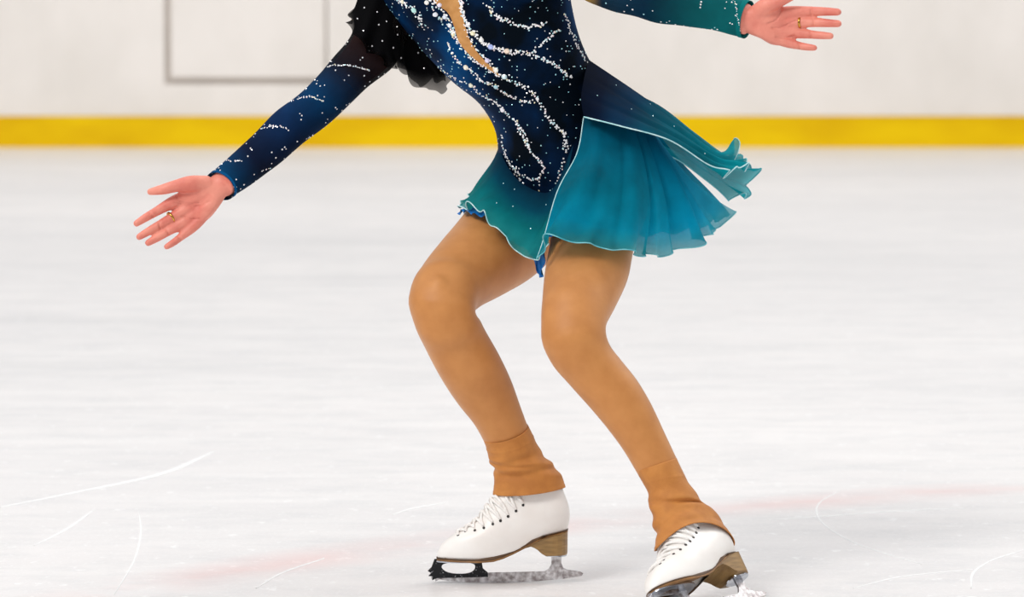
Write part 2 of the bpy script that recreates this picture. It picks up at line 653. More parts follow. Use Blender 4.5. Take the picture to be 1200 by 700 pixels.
ARM_L = [((598, -128), (600, -48), -.07, .8),
         ((650, -100), (640, -30), -.085, .9),
         ((700, -72), (690, 0), -.09, .9),
         ((750, -52), (738, 18), -.10, .92),
         ((802, -30), (793, 28), -.11, .9),
         ((845, -7), (838, 35), -.12, .8),
         ((878.5, 3), (873, 43), -.125, .7, (868.5, 25, -.147))]


def hand(mb, ox, oy, k, Y0, fingers, extra, gr=1.0):
    for pts, rad in fingers + extra:
        P = [at(ox + x / k, oy + y / k, Y0 + d) for x, y, d in pts]
        R_ = [r * gr / k / 660 * (8 + Y0) / 8 for r in rad]
        mb.add(*tube(P, R_, 14, 6))


HR = dict(ox=140, oy=190, k=6.364, Y0=-.005)
HR_F = [  # thumb, index, middle, ring, little
    ([(640, 165, 0), (520, 165, -.012), (425, 178, -.018), (330, 203, -.02), (232, 222, -.016)], [58, 56, 42, 36, 24]),
    ([(700, 190, 0), (400, 300, -.004), (270, 372, -.012), (190, 418, -.02), (128, 458, -.026)], [40, 42, 31, 28, 23]),
    ([(710, 210, 0), (440, 390, -.004), (305, 466, -.014), (220, 515, -.023), (148, 558, -.030)], [40, 40, 31, 28, 23]),
    ([(720, 230, 0), (480, 450, -.004), (360, 520, -.014), (280, 566, -.023), (215, 603, -.030)], [40, 40, 30, 28, 23]),
    ([(740, 240, 0), (550, 480, -.004), (450, 565, -.012), (395, 606, -.02), (352, 632, -.025)], [40, 38, 26, 24, 20])]
HR_X = [([(745, 185, .0), (640, 210, -.002), (520, 290, -.002), (460, 350, 0)], [82, 84, 80, 62]),
        ([(740, 190, 0), (680, 280, -.002), (600, 390, -.002), (540, 440, 0)], [80, 84, 70, 48]),
        ([(640, 160, -.010), (540, 175, -.014), (470, 200, -.012)], [62, 62, 44]),
        ([(700, 280, -.010), (630, 370, -.012), (580, 430, -.008)], [56, 56, 44]),
        ([(860, 110, .004), (790, 160, .0), (735, 195, 0)], [82, 84, 84])]
HL = dict(ox=860, oy=0, k=8.571, Y0=-.128)
HL_F = [
    ([(230, 130, 0), (330, 60, -.012), (440, 20, -.018), (560, -35, -.022), (690, -95, -.02)], [78, 76, 56, 46, 32]),
    ([(220, 170, 0), (580, 122, -.004), (790, 114, -.012), (930, 116, -.02), (1045, 121, -.026)], [52, 56, 44, 39, 33]),
    ([(220, 200, 0), (600, 225, -.004), (800, 226, -.014), (940, 232, -.023), (1048, 238, -.029)], [52, 54, 42, 38, 33]),
    ([(220, 230, 0), (590, 325, -.004), (770, 346, -.014), (880, 356, -.022), (970, 362, -.028)], [52, 52, 39, 36, 31]),
    ([(220, 260, 0), (530, 425, -.004), (660, 460, -.012), (740, 474, -.019), (808, 481, -.024)], [52, 48, 36, 33, 28])]
HL_X = [([(170, 200, 0), (330, 190, -.002), (480, 190, -.002), (560, 200, 0)], [125, 125, 110, 86]),
        ([(180, 230, 0), (320, 290, -.002), (440, 370, -.002), (500, 400, 0)], [115, 112, 96, 64]),
        ([(220, 150, -.010), (320, 100, -.014), (430, 70, -.010)], [84, 84, 60]),
        ([(250, 290, -.010), (370, 350, -.012), (450, 400, -.008)], [76, 76, 60]),
        ([(-60, 180, .004), (60, 195, .0), (190, 205, 0)], [120, 118, 118])]


def squash(mb, start, p0, p1, keep):
    """flatten the palm (vertices from start on) towards the plane y = p0.y"""
    for i in range(start, len(mb.v)):
        x, y, z = mb.v[i]
        mb.v[i] = (x, p0 + (y - p0) * keep, z)


body = MB()
body.add(*ring_loft(sec(TORSO, 60, -.004), 40))
body.add(*ring_loft(sec(LEG_R, 70, -.002), 32))
body.add(*ring_loft(sec(LEG_L, 70, -.002), 32))
body.add(*ring_loft(sec(ARM_R, 50, -.003), 28))
body.add(*ring_loft(sec(ARM_L, 50, -.003), 28))
# shoulders
for p, r in (((462, -38, .075), .043), ((600, -90, -.07), .045)):
    c = at(*p); body.add(*ellipsoid(c, ((r, 0, 0), (0, r, 0), (0, 0, r))))
# bust
for p in ((508, -8, -.055), (606, -34, -.10)):
    c = at(*p); body.add(*ellipsoid(c, ((.058, 0, -.01), (0, .05, 0), (0.01, 0, .058))))
for hd, fs, xs_ in ((HR, HR_F, HR_X), (HL, HL_F, HL_X)):
    s0 = len(body.v)
    hand(body, hd['ox'], hd['oy'], hd['k'], hd['Y0'], [], xs_)
    squash(body, s0, hd['Y0'], None, .62)
    hand(body, hd['ox'], hd['oy'], hd['k'], hd['Y0'], fs, [], 1.13)
# neck and head (above the frame of the photograph)
NB = at(526, -110, 0.01)
HC = at(505, -208, -.03)
fdir = Vector((-.55, -.83, -.05)).normalized()
sdir = fdir.cross(Vector((0, 0, 1))).normalized()
udir = sdir.cross(fdir).normalized()
Hp = lambda f_, s_, u_: HC + fdir * f_ + sdir * s_ + udir * u_
body.add(*tube([NB - Vector((0, 0, .03)), NB.lerp(HC, .5), Hp(-.02, 0, -.02)], [.056, .05, .052], 20))
body.add(*ellipsoid(Hp(-.012, 0, .03), (fdir * .098, sdir * .074, udir * .088), 28, 20))
body.add(*ellipsoid(Hp(.03, 0, -.03), (fdir * .062, sdir * .058, udir * .082), 24, 18))
body.add(*ellipsoid(Hp(.068, 0, -.088), (fdir * .02, sdir * .022, udir * .018)))
body.add(*tube([Hp(.088, 0, .02), Hp(.104, 0, -.008), Hp(.110, 0, -.024)], [.008, .010, .012]))
for s in (-1, 1):
    body.add(*ellipsoid(Hp(.096, s * .012, -.028), (fdir * .008, sdir * .009, udir * .007)))
    body.add(*ellipsoid(Hp(.07, s * .036, -.02), (fdir * .022, sdir * .024, udir * .02)))
    body.add(*tube([Hp(.085, s * .012, .034), Hp(.084, s * .032, .038), Hp(.068, s * .05, .03)], [.008, .008, .007]))
    body.add(*ellipsoid(Hp(-.01, s * .076, -.005), (fdir * .018, sdir * .008, udir * .03)))
body.add(*tube([Hp(.087, -.022, -.054), Hp(.096, 0, -.052), Hp(.087, .022, -.054)], [.005, .007, .005]))
body.add(*tube([Hp(.086, -.018, -.062), Hp(.094, 0, -.064), Hp(.086, .018, -.062)], [.004, .007, .004]))


# ---- skates: local frame u forward, y to the wearer's left, z up
def frame_matrix(origin, yaw, roll, pitch=0):
    f_ = Vector((-math.cos(yaw), -math.sin(yaw), 0))
    l_ = Vector((0, 0, 1)).cross(f_)
    u_ = Vector((0, 0, 1))
    R1 = Matrix.Rotation(roll, 3, f_)
    l_, u_ = R1 @ l_, R1 @ u_
    R2 = Matrix.Rotation(pitch, 3, l_)
    f_, u_ = R2 @ f_, R2 @ u_
    m = Matrix((( f_.x, l_.x, u_.x, origin[0]), (f_.y, l_.y, u_.y, origin[1]), (f_.z, l_.z, u_.z, origin[2]), (0, 0, 0, 1)))
    return m


MR = frame_matrix((at(668, 650, -.07).x, -.07, 0.0005), math.radians(3), 0.0)
tl = ground(902, 705)
YAW_L = math.radians(42)
fL = Vector((-math.cos(YAW_L), -math.sin(YAW_L), 0))
ML = frame_matrix(tl + fL * .023 + Vector((0, 0, .001)), YAW_L, math.radians(39))
for Mx in (MR, ML):
    body.add(*tube([Mx @ Vector(p) for p in ((.055, 0, .16), (.05, 0, .14), (.045, 0, .118))], [.024, .024, .02], 14))
    body.add(*tube([Mx @ Vector(p) for p in ((.045, 0, .12), (.11, 0, .09), (.17, 0, .066), (.205, 0, .06))], [.019, .019, .013, .010], 14))

body_me = fuse(body, .0020, 5)


# palm creases pressed into the skin
def press(me, curves, rad, depth):
    n = len(me.vertices)
    co = np.empty(n * 3); me.vertices.foreach_get('co', co); co = co.reshape(-1, 3)
    nr = np.empty(n * 3); me.vertices.foreach_get('normal', nr); nr = nr.reshape(-1, 3)
    for c in curves:
        c = np.array(c)
        lo, hi = c.min(0) - .03, c.max(0) + .03
        idx = np.where(((co > lo) & (co < hi)).all(1) & (nr[:, 1] < -.2))[0]
        if len(idx) == 0:
            continue
        P = catmull(c, 40)
        d = np.sqrt(((co[idx][:, None, [0, 2]] - P[None][:, :, [0, 2]]) ** 2).sum(2)).min(1)
        co[idx] -= nr[idx] * (depth * np.exp(-(d / rad) ** 2))[:, None]
    me.vertices.foreach_set('co', co.ravel())
    me.update()


cr = []
for hd, cs in ((HR, [[(420, 230), (440, 280), (520, 310), (600, 300)], [(410, 290), (480, 320), (580, 330), (680, 290)], [(470, 400), (540, 420), (600, 420)],
                     [(300, 440), (312, 492)], [(232, 372), (262, 412)], [(360, 500), (378, 545)], [(440, 545), (470, 580)]]),
               (HL, [[(480, 70), (460, 130), (420, 200), (330, 240)], [(640, 190), (560, 230), (480, 270), (380, 280)], [(600, 360), (520, 380), (420, 370)],
                     [(770, 80), (772, 150)], [(790, 195), (790, 265)], [(760, 320), (756, 380)], [(650, 430), (645, 490)]])):
    for c in cs:
        cr.append([list(at(hd['ox'] + x / hd['k'], hd['oy'] + y / hd['k'], hd['Y0'])) for x, y in c])
press(body_me, cr, .0014, .0022)
body_o = obj('body', body_me, M['skin'], person)

# ---- tights
tg = MB()
tg.add(*ring_loft(sec(LEG_R, 80), 36))
tg.add(*ring_loft(sec(LEG_L, 80), 36))
pel = [s for s in TORSO[8:]]
tg.add(*ring_loft(sec(pel, 30, -.002), 36))
# knee caps
for p, ax in (((515, 344, -.165), .026), ((664, 392, -.262), .025)):
    c = at(*p); tg.add(*ellipsoid(c, ((ax, 0, 0), (0, ax, 0), (0, 0, ax * 1.25))))
tights = obj('tights', fuse(tg, .0042, 6), M['tights'], person)
tights['label'] = 'tan tights'


# ---- over-boot covers
def cover(stn, local, Mx, n, seed):
    """upper rings measured in the photograph, lower rings fitted round the boot (front, back, half width, lift)"""
    rows = [list(r_) + [0, 0, 0] for r_ in sec_raw(stn)]
    for fr_, bk, hw, lift in local:
        fr_, bk = Vector((fr_[0], 0, fr_[1])), Vector((bk[0], 0, bk[1]))
        R3 = Mx.to_3x3()
        rows.append(list(Mx @ ((fr_ + bk) / 2)) + list(R3 @ ((bk - fr_) / 2)) + list(R3 @ Vector((0, -hw, 0))) + list(R3 @ Vector((0, 0, lift))))
    rows = catmull(rows, n)
    r_ = random.Random(seed)
    ph = [r_.uniform(0, 6) for _ in range(6)]
    V = []; nseg = 80
    for i, r in enumerate(rows):
        t = i / (n - 1)
        k = max(0, math.sin(math.pi * min(1, max(0, (t - .22) / .68))))
        for j in range(nseg):
            th = 2 * math.pi * j / nseg
            d = r[3:6] * math.cos(th) + r[6:9] * math.sin(th)
            a = .044 * math.sin(th * 2 + t * 18 + ph[0]) + .030 * math.sin(th * 3 - t * 27 + ph[1]) + .016 * math.sin(th + t * 38 + ph[2])
            e = .010 if t > .955 else (.012 if .17 < t < .20 else 0)
            V.append(r[:3] + d * (1 + a * k + e) + r[9:12] * math.sin(th) ** 2)
    return MB().add(V, grid_faces(n, nseg, True))


COV_R = [((566, 515), (619, 499), -.083, 1.0), ((568.5, 521), (622.5, 506), -.08, 1.02), ((572, 534), (629, 520), -.075, 1.02),
         ((574, 540), (634, 531), -.072, 1.0), ((576, 547), (646, 541), -.07, .85), ((580, 556), (651, 550), -.07, .78)]
COV_RL = [((.1345, .182), (.0155, .190), .039, .0), ((.1365, .157), (.0085, .170), .041, -.003)]
COV_L = [((746, 553), (793, 537), -.27, 1.0), ((749, 559), (799, 551), -.272, 1.04), ((755, 569), (803, 559), -.275, 1.04), ((760, 580), (808, 568), -.278, 1.02),
         ((758.5, 587), (816, 577), -.28, .95)]
COV_LL = [((.134, .185), (.012, .176), .039, .004), ((.146, .160), (.001, .146), .040, .008), ((.166, .130), (-.0035, .112), .042, .024)]
cov_r = obj('boot_cover', cover(COV_R, COV_RL, MR, 70, 1), M['cover'], person)
cov_l = obj('boot_cover', cover(COV_L, COV_LL, ML, 70, 5), M['cover'], person)
for c in (cov_r, cov_l):
    so = c.modifiers.new('thickness', 'SOLIDIFY'); so.thickness = .0016; so.offset = 1

# ---- boots
SU = np.array([-.01, .0045, .048, .081, .108, .132, .16, .2357, .26])
SZ = np.array([.0955, .0946, .0856, .069, .0555, .047, .0448, .0455, .047])
zs = lambda u: float(np.interp(u, SU, SZ))
TF = np.array([0, .062, .166, .28, .352, .476, .62, .757, 1]); UF = np.array([.2357, .2345, .226, .207, .186, .162, .147, .132, .117])
TB = np.array([0, .2, .39, .76, 1]); UB = np.array([.0045, .0006, .0015, .013, .02])
WU = np.array([-.01, .0, .03, .07, .1, .135, .17, .2, .225, .25]); WW = np.array([.028, .03, .032, .032, .034, .040, .043, .041, .036, .03])


def boot_mesh():
    mb = MB()
    nseg, nl = 64, 30
    V = []
    for i in range(nl):
        t = .8 * i / (nl - 1)
        uf = float(catv(t, TF, UF)); ub = float(catv(t, TB, UB))
        uc, ul = (uf + ub) / 2, (uf - ub) / 2
        for j in range(nseg):
            ph = 2 * math.pi * j / nseg
            cx = math.cos(ph)
            cs = math.copysign(abs(cx) ** .82, cx)
            u = uc + ul * cs
            p = 2.6
            g = (1 - abs(cs) ** p) ** (1 / p)
            W = float(np.interp(u, WU, WW)) * (1 - .16 * t) * (1 - .10 * (1 - t) ** 6) + .004 * math.sin(math.pi * min(1, t * 1.6))
            z = zs(u) * (1 - t) + .19 * t
            V.append((u, W * g * math.copysign(1, math.sin(ph)) if abs(math.sin(ph)) > 1e-9 else 0, z))
    f = grid_faces(nl, nseg, True)
    f.append(tuple(range(nseg))[::-1])
    f.append(tuple((nl - 1) * nseg + k for k in range(nseg)))
    mb.add(V, f)
    return mb


def catv(t, X_, Y_):
    i = min(max(np.searchsorted(X_, t, 'right') - 1, 0), len(X_) - 2)
    d = np.diff(X_); s = np.diff(Y_) / d
    m = np.concatenate([[s[0]], (s[:-1] + s[1:]) / 2, [s[-1]]])
    u = (t - X_[i]) / d[i]
    return ((2*u**3-3*u**2+1)*Y_[i] + (u**3-2*u**2+u)*m[i]*d[i] + (-2*u**3+3*u**2)*Y_[i+1] + (u**3-u**2)*m[i+1]*d[i])


def sole_mesh(top, bot, grow):
    mb = MB(); nseg = 64
    uf, ub = .2357 + grow, .0045 - grow
    uc, ul = (uf + ub) / 2, (uf - ub) / 2
    rings = []
    for dz, g0 in ((top, grow), (bot, grow - .0006)):
        R_ = []
        for j in range(nseg):
            ph = 2 * math.pi * j / nseg
            cx = math.cos(ph); cs = math.copysign(abs(cx) ** .82, cx)
            u = uc + ul * cs
            g = (1 - abs(cs) ** 2.6) ** (1 / 2.6)
            W = (float(np.interp(u, WU, WW)) + g0) * .97
            if .06 < u < .13:
                W *= 1 - .10 * math.sin((u - .06) / .07 * math.pi)
            R_.append((u, W * g * (1 if math.sin(ph) >= 0 else -1), zs(u) + dz))
        rings += R_
    mb.add(rings, grid_faces(2, nseg, True) + [tuple(range(nseg))[::-1], tuple(nseg + k for k in range(nseg))])
    return mb


def heel_mesh():
    mb = MB()
    zz = np.linspace(.0500, .098, 14)
    V = []; nb = 22
    for z in zz:
        uf = float(np.interp(z, [.0495, .0515, .056, .062, .067, .072, .098], [.043, .048, .054, .060, .069, .086, .09]))
        ub = float(np.interp(z, [.0495, .0525, .092], [.0055, .0045, .004]))
        wv = float(np.interp(z, [.05, .095], [.0275, .031]))
        ring = []
        nside, narc = 6, 10
        for k in range(nside):
            ring.append((uf + (ub + .028 - uf) * k / nside, wv))
        for k in range(narc + 1):
            a = math.pi / 2 + math.pi * k / narc
            ring.append((ub + .028 + .028 * math.cos(a), wv * math.sin(a)))
        for k in range(1, nside + 1):
            ring.append((ub + .028 + (uf - ub - .028) * k / nside, -wv))
        # concave front
        for k in range(1, 6):
            y = -wv + 2 * wv * k / 6
            ring.append((uf - .007 * math.cos(y / wv * math.pi / 2), y))
        for u, y in ring:
            V.append((u, y, min(z, zs(u) - .0035)))
        nr = len(ring)
    f = grid_faces(len(zz), nr, True) + [tuple(range(nr))[::-1], tuple((len(zz) - 1) * nr + k for k in range(nr))]
    return mb.add(V, f)


def plate(outer, holes, thick, axis='side', z=0.0):
    """solid plate from outlines: 'side' lies in the u-z plane, 'flat' in u-y at height z"""
    cu = bpy.data.curves.new('tmp', 'CURVE'); cu.dimensions = '2D'; cu.fill_mode = 'BOTH'
    cu.extrude = thick / 2
    for o_ in [outer] + holes:
        sp = cu.splines.new('POLY'); sp.points.add(len(o_) - 1)
        for p, q in zip(sp.points, o_):
            p.co = (q[0], q[1], 0, 1)
        sp.use_cyclic_u = True
    ob = bpy.data.objects.new('tmp', cu); col.objects.link(ob)
    dg = bpy.context.evaluated_depsgraph_get(); dg.update()
    me = bpy.data.meshes.new_from_object(ob.evaluated_get(dg))
    bpy.data.objects.remove(ob); bpy.data.curves.remove(cu)
    if axis == 'side':
        me.transform(Matrix(((1, 0, 0, 0), (0, 0, -1, 0), (0, 1, 0, 0), (0, 0, 0, 1))))
    else:
        me.transform(Matrix.Translation((0, 0, z)))
    me.update()
    return me


def rnd(poly, it=2):
    P = [Vector(p) for p in poly]
    for _ in range(it):
        Q = []
        for a, b_ in zip(P, P[1:] + P[:1]):
            Q += [a.lerp(b_, .25), a.lerp(b_, .75)]
        P = Q
    return [(p.x, p.y) for p in P]


uz = lambda L_: [((668 - x) / 666, (688 - y) / 666) for x, y in L_]
RUN = uz([(505, 679), (512, 677.5), (552, 678), (572, 676), (606, 675.6), (638, 675), (643, 672), (646, 666), (646, 656), (658, 656), (657.5, 665), (660, 671), (666, 673.5), (680, 675.5), (683.5, 677.5), (682, 680.5),
          (660, 684), (630, 686.5), (590, 688), (550, 687.5), (525, 685.5), (514, 683.5), (509, 686), (509, 682), (504, 682.5)])
TOE = uz([(508, 659.5), (566, 659.5), (564, 665), (565, 671), (571, 676), (571, 681), (511, 682), (505, 684.5), (506, 680), (501, 679.5), (504, 676), (500, 673.5), (504.5, 669)])
TOEH = rnd(uz([(519, 663.5), (554, 663.5), (557, 671), (549, 677.5), (525, 677), (515, 670)]))
PF = rnd([(.238, -.012), (.238, .012), (.215, .026), (.17, .030), (.145, .022), (.140, 0), (.145, -.022), (.17, -.030), (.215, -.026)])
PFH = rnd([(.215, 0), (.205, .013), (.18, .013), (.17, 0), (.18, -.013), (.205, -.013)])
PB = rnd([(.006, -.012), (.006, .012), (.02, .022), (.042, .018), (.046, 0), (.042, -.018), (.02, -.022)])

boot_me = boot_mesh().mesh('boot')
bm = bmesh.new(); bm.from_mesh(boot_me); bmesh.ops.recalc_face_normals(bm, faces=bm.faces); bm.to_mesh(boot_me); bm.free()
bv = BVHTree.FromPolygons([v.co for v in boot_me.vertices], [tuple(p.vertices) for p in boot_me.polygons])
EYE = [((668 - (500 + x / 5)) / 666, (688 - (560 + y / 5)) / 666) for x, y in
       ((170, 338), (221, 327), (274, 317), (326, 301), (378, 278), (423, 259), (468, 234), (515, 203), (557, 169), (585, 132))]


def side_pt(u, z, s):
    h = bv.ray_cast(Vector((u, s * .2, z)), Vector((0, -s, 0)))
    if h[0] is None:
        h = bv.find_nearest(Vector((u, s * .02, z)))
        return h[0], h[1]
    return h[0], h[1]


def make_skate(name, Mx, label, toe_mat):
    sk = obj(name, boot_me.copy(), M['leather'], None)
    sk.parent = person
    sk.matrix_parent_inverse = parent_world(person).inverted()
    sk.matrix_basis = Mx
    sk['label'] = label
    P = lambda n, me, mat, sm=True: obj(n, me, M[mat], sk, sm, world=False)
    P('welt', sole_mesh(.0012, -.0016, .0012), 'welt')
    P('sole', sole_mesh(-.0016, -.0046, .0008), 'sole')
    P('heel', heel_mesh(), 'heel', False)
    b = P('blade', plate(RUN, [], .0042), 'steel', False)
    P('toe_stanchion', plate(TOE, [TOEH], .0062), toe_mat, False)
    P('mounting_plate', plate(PF, [PFH], .0024, 'flat', .0398), 'chrome', False)
    P('mounting_plate', plate(PB, [], .0024, 'flat', .0488), 'chrome', False)
    # tongue seam flap edge, eyelets and laces
    ey = MB()
    for s in (1, -1):
        for u, z in EYE[:-1]:
            p, n = side_pt(u, z, s)
            q = n.to_track_quat('Z', 'Y').to_matrix()
            ring = []
            for rr, hh in ((.0026, .0), (.0026, .0008), (.0016, .0012)):
                for k in range(8):
                    a = k * math.pi / 4
                    ring.append(p + q @ Vector((rr * math.cos(a), rr * math.sin(a), hh)))
            ey.add(ring, grid_faces(3, 8, True) + [tuple(range(16, 24))])
    e = P('eyelets', ey, 'eyelet'); e['kind'] = 'stuff'

    def over(u0, z0, s0, u1, z1, s1, lift):
        a, na = side_pt(u0 + .001, z0 + .0045, s0); c, nc = side_pt(u1 + .001, z1 + .0045, s1)
        pts = []
        for k in range(11):
            t = k / 10
            m_ = a.lerp(c, t) + Vector((.02 * math.sin(math.pi * t) * .75, 0, .022 * math.sin(math.pi * t)))
            h = bv.find_nearest(m_)
            pts.append(h[0] + h[1] * (.0012 + lift * math.sin(math.pi * t)))
        return pts
    for k in range(len(EYE) - 1):
        u0, z0 = EYE[k]; u1, z1 = EYE[min(k + 1, len(EYE) - 2)]
        for s in (1, -1):
            mb = MB().add(*tube(over(u0, z0, s, u1, z1, -s, .0012 if s > 0 else .0028), [.0026] * 11, 8, 2))
            P('lace', mb, 'lace')
    return sk


make_skate('ice_skate', MR, 'white leather figure skate seen side on, blade flat on the ice', 'steel_dark_reflection')
make_skate('ice_skate', ML, 'white leather figure skate tilted on its edge, sole and chrome plate showing', 'steel')

# ---- finger rings
for hd, fs, a, b_, rr in ((HR, HR_F, (385, 417, -.006), (330, 452, -.012), 45), (HL, HL_F, (668, 227, -.007), (720, 226, -.010), 57)):
    p = at(hd['ox'] + a[0] / hd['k'], hd['oy'] + a[1] / hd['k'], hd['Y0'] + a[2])
    q = at(hd['ox'] + b_[0] / hd['k'], hd['oy'] + b_[1] / hd['k'], hd['Y0'] + b_[2])
    ax = (q - p).normalized()
    r0 = rr / hd['k'] / 660
    rot = ax.to_track_quat('Z', 'Y').to_matrix()
    V = []
    for k in range(28):
        t = 2 * math.pi * k / 28
        for dr, dz in ((0, -.0022), (.0009, -.0018), (.0011, 0), (.0009, .0018), (0, .0022), (-.0008, 0)):
            V.append(p + rot @ Vector(((r0 + dr) * math.cos(t), (r0 + dr) * math.sin(t), dz)))
    f = []
    for k in range(28):
        for j in range(6):
            k2, j2 = (k + 1) % 28, (j + 1) % 6
            f.append((k * 6 + j, k * 6 + j2, k2 * 6 + j2, k2 * 6 + j))
    o = obj('finger_ring', MB().add(V, f), M['gold'], person)
    o['label'] = 'thin gold finger ring'


# ------------------------------------------------------------------ dress
# bodice
bd = MB()
bd.add(*ring_loft(sec(TORSO[1:], 70, .001), 48))
for p in ((508, -8, -.055), (606, -34, -.10)):
    c = at(*p); bd.add(*ellipsoid(c, ((.062, 0, -.01), (0, .054, 0), (0.01, 0, .062))))
bod_me = fuse(bd, .0045, 8)
bodice = obj('bodice', bod_me, M['velvet'], person)
bodice['label'] = 'navy bodice scattered with crystals'
bt = BVHTree.FromPolygons([v.co for v in bod_me.vertices], [tuple(p.vertices) for p in bod_me.polygons])


def onto(px, py, tree=None):
    h = (tree or bt).ray_cast(CAM, ray(px, py))
    if h[0] is None:
        return None, None
    return h[0], (h[1] if h[1].dot(ray(px, py)) < 0 else -h[1])


# nude mesh insert of the keyhole neckline
IL = [(478, -62), (494, -30), (507, 0), (525, 15), (532, 30), (540, 52), (560, 72), (585, 89)]
IR = [(556, -84), (540, -40), (538, 0), (544, 25), (547, 36), (551, 47), (562, 64), (586, 88)]
V = []
nL = catmull(IL, 50, uniform=True); nR = catmull(IR, 50, uniform=True)
for a, b_ in zip(nL, nR):
    for t in np.linspace(0, 1, 9):
        p, n = onto(*(a * (1 - t) + b_ * t))
        V.append(p + n * .0012 if p is not None else at(*(a * (1 - t) + b_ * t), -.08))
obj('neckline_mesh', MB().add(V, grid_faces(50, 9)), M['nude'], bodice)


def gem(mb, p, n, r, colr, seg=6):
    q = n.to_track_quat('Z', 'Y').to_matrix()
    a0 = random.random() * 6
    V = []
    for rr, h in ((r, 0.0), (r, r * .25), (r * .55, r * .7)):
        for k in range(seg):
            a = a0 + 2 * math.pi * k / seg
            V.append(p + q @ Vector((rr * math.cos(a), rr * math.sin(a), h)))
    mb.add(V, grid_faces(3, seg, True) + [tuple(range(2 * seg, 3 * seg))], colr)


def gem_col():
    k = random.random()
    if k < .72: return (.95, .95, .97, 1)
    if k < .84: return (.55, .85, .92, 1)
    if k < .93: return (.95, .78, .82, 1)
    return (.95, .88, .62, 1)


def chain(mb, pts, step=2.6, spread=2.2, rows=2, size=.0019, tree=None):
    P = np.array(pts, float)
    L_ = np.linalg.norm(np.diff(P, axis=0), axis=1).sum()
    Q = catmull(P, max(3, int(L_ / step)))
    for x, y in Q:
        for _ in range(rows):
            if random.random() < .12:
                continue
            p, n = onto(x + random.gauss(0, spread * .5), y + random.gauss(0, spread * .5), tree)
            if p is not None:
                gem(mb, p, n, size * random.uniform(.75, 1.15), gem_col())


z1 = lambda L_: [(400 + x / 4, y / 4) for x, y in L_]
z2 = lambda L_: [(520 + x / 2.916, 100 + y / 2.916) for x, y in L_]
gm = MB()
chain(gm, z1([(495, 195), (520, 250), (585, 317), (650, 370), (725, 410), (800, 455), (870, 480), (920, 470)]))
chain(gm, z1([(560, 0), (580, 100), (620, 160), (700, 215), (775, 240), (880, 255), (960, 285), (1030, 325), (1070, 360)]), rows=3, spread=3)
chain(gm, z1([(895, 250), (940, 205), (985, 165), (1020, 140)]))
chain(gm, z1([(680, 30), (720, 70), (780, 100), (850, 125), (950, 115)]), rows=3, spread=3)
chain(gm, z1([(555, 0), (575, 100), (610, 200), (660, 260), (725, 330), (765, 365), (840, 400), (920, 460), (950, 510), (980, 570), (1050, 635), (1045, 695)]), rows=2, spread=2.6)
chain(gm, z2([(365, 120), (415, 170), (415, 230), (400, 290), (385, 330)]), rows=1)
chain(gm, z1([(430, 0), (500, 90), (550, 200), (600, 260), (680, 320), (740, 360)]), rows=2)
chain(gm, z1([(415, 0), (440, 60), (490, 120), (530, 180)]), rows=2, spread=4)
chain(gm, z1([(455, 320), (520, 360), (605, 400), (650, 440), (720, 480), (755, 515), (820, 570), (860, 630), (880, 690)]), rows=2)
chain(gm, z2([(250, 130), (290, 215), (340, 290), (320, 320), (270, 310), (210, 240), (198, 170)]), rows=2, spread=1.6)
chain(gm, z2([(235, 270), (250, 310), (265, 360)]), rows=3, spread=5)
chain(gm, z2([(330, 320), (330, 355)]), rows=1)
chain(gm, z1([(1045, 60), (1065, 110), (1090, 180), (1120, 240), (1150, 290)]), rows=2)
chain(gm, z1([(270, 0), (340, 50), (370, 100), (390, 130)]), rows=3, spread=4)
# loose stones all round the bodice
pol = [p for p in bod_me.polygons]
zt, zb = at(600, -60, 0).z, at(600, 245, 0).z
cnt = 0
while cnt < 950:
    p = random.choice(pol)
    if zb < p.center.z < zt:
        gem(gm, p.center, p.normal, random.uniform(.0009, .0015), random.choice([(.95, .95, .97, 1), (.45, .85, .9, 1), (.35, .75, .85, 1)]))
        cnt += 1
g = obj('rhinestones', gm, M['gem'], bodice, smooth=False); g['kind'] = 'stuff'
for x, y, s, c in ((472, 2, 5, (.95, .9, .7, 1)), (485, 12, 6, (.5, .85, .8, 1)), (510, 17, 5.5, (.9, .92, 1, 1)), (521, 20, 5, (.8, .88, 1, 1)), (527, 30, 5, (.85, .9, .95, 1)),
                   (531, 40, 5, (.95, .85, .55, 1)), (546, 79, 6, (.95, .9, .75, 1)), (552, 100, 5.5, (.9, .88, .7, 1)), (581, 102, 5, (.5, .8, .9, 1)), (589, 129, 5.5, (.9, .88, .95, 1)),
                   (591, 90, 6, (.7, .9, .95, 1)), (581, 82, 5.5, (.98, .95, .85, 1)), (571, 71, 5.5, (.75, .7, .95, 1)), (575, 55, 6, (.45, .55, .95, 1)), (594, 60, 6, (.95, .75, .6, 1)),
                   (564, 47, 5.5, (.95, .95, .9, 1)), (554, 39, 5.5, (.95, .88, .6, 1)), (500, 3, 5, (.95, .95, .9, 1)), (549, 28, 4, (.95, .95, .97, 1)), (515, 6, 5, (.85, .8, .95, 1))):
    p, n = onto(x, y)
    if p is not None:
        mb = MB(); gem(mb, p, n, s / 660 / 2 * 1.15, c, 8)
        obj('crystal', mb, M['gem'], bodice, smooth=False)


# sleeves
def sleeve(stn, n, grow, dye, seed, amp=.02):
    rows = sec(stn, n, grow)
    r_ = random.Random(seed); ph = [r_.uniform(0, 6) for _ in range(5)]

    def disp(t, th):
        return amp * (math.sin(th * 2 + t * 18 + ph[0]) * .6 + math.sin(th * 3 - t * 25 + ph[1]) * .5 + .4 * math.sin(th + t * 40 + ph[2]))
    nseg = 48
    V, f = ring_loft(rows, nseg, False, disp)
    mb = MB(); mb.add(V, f)
    for i in range(n):
        for j in range(nseg):
            mb.c.append(dye(i / (n - 1), 2 * math.pi * j / nseg))
    return mb


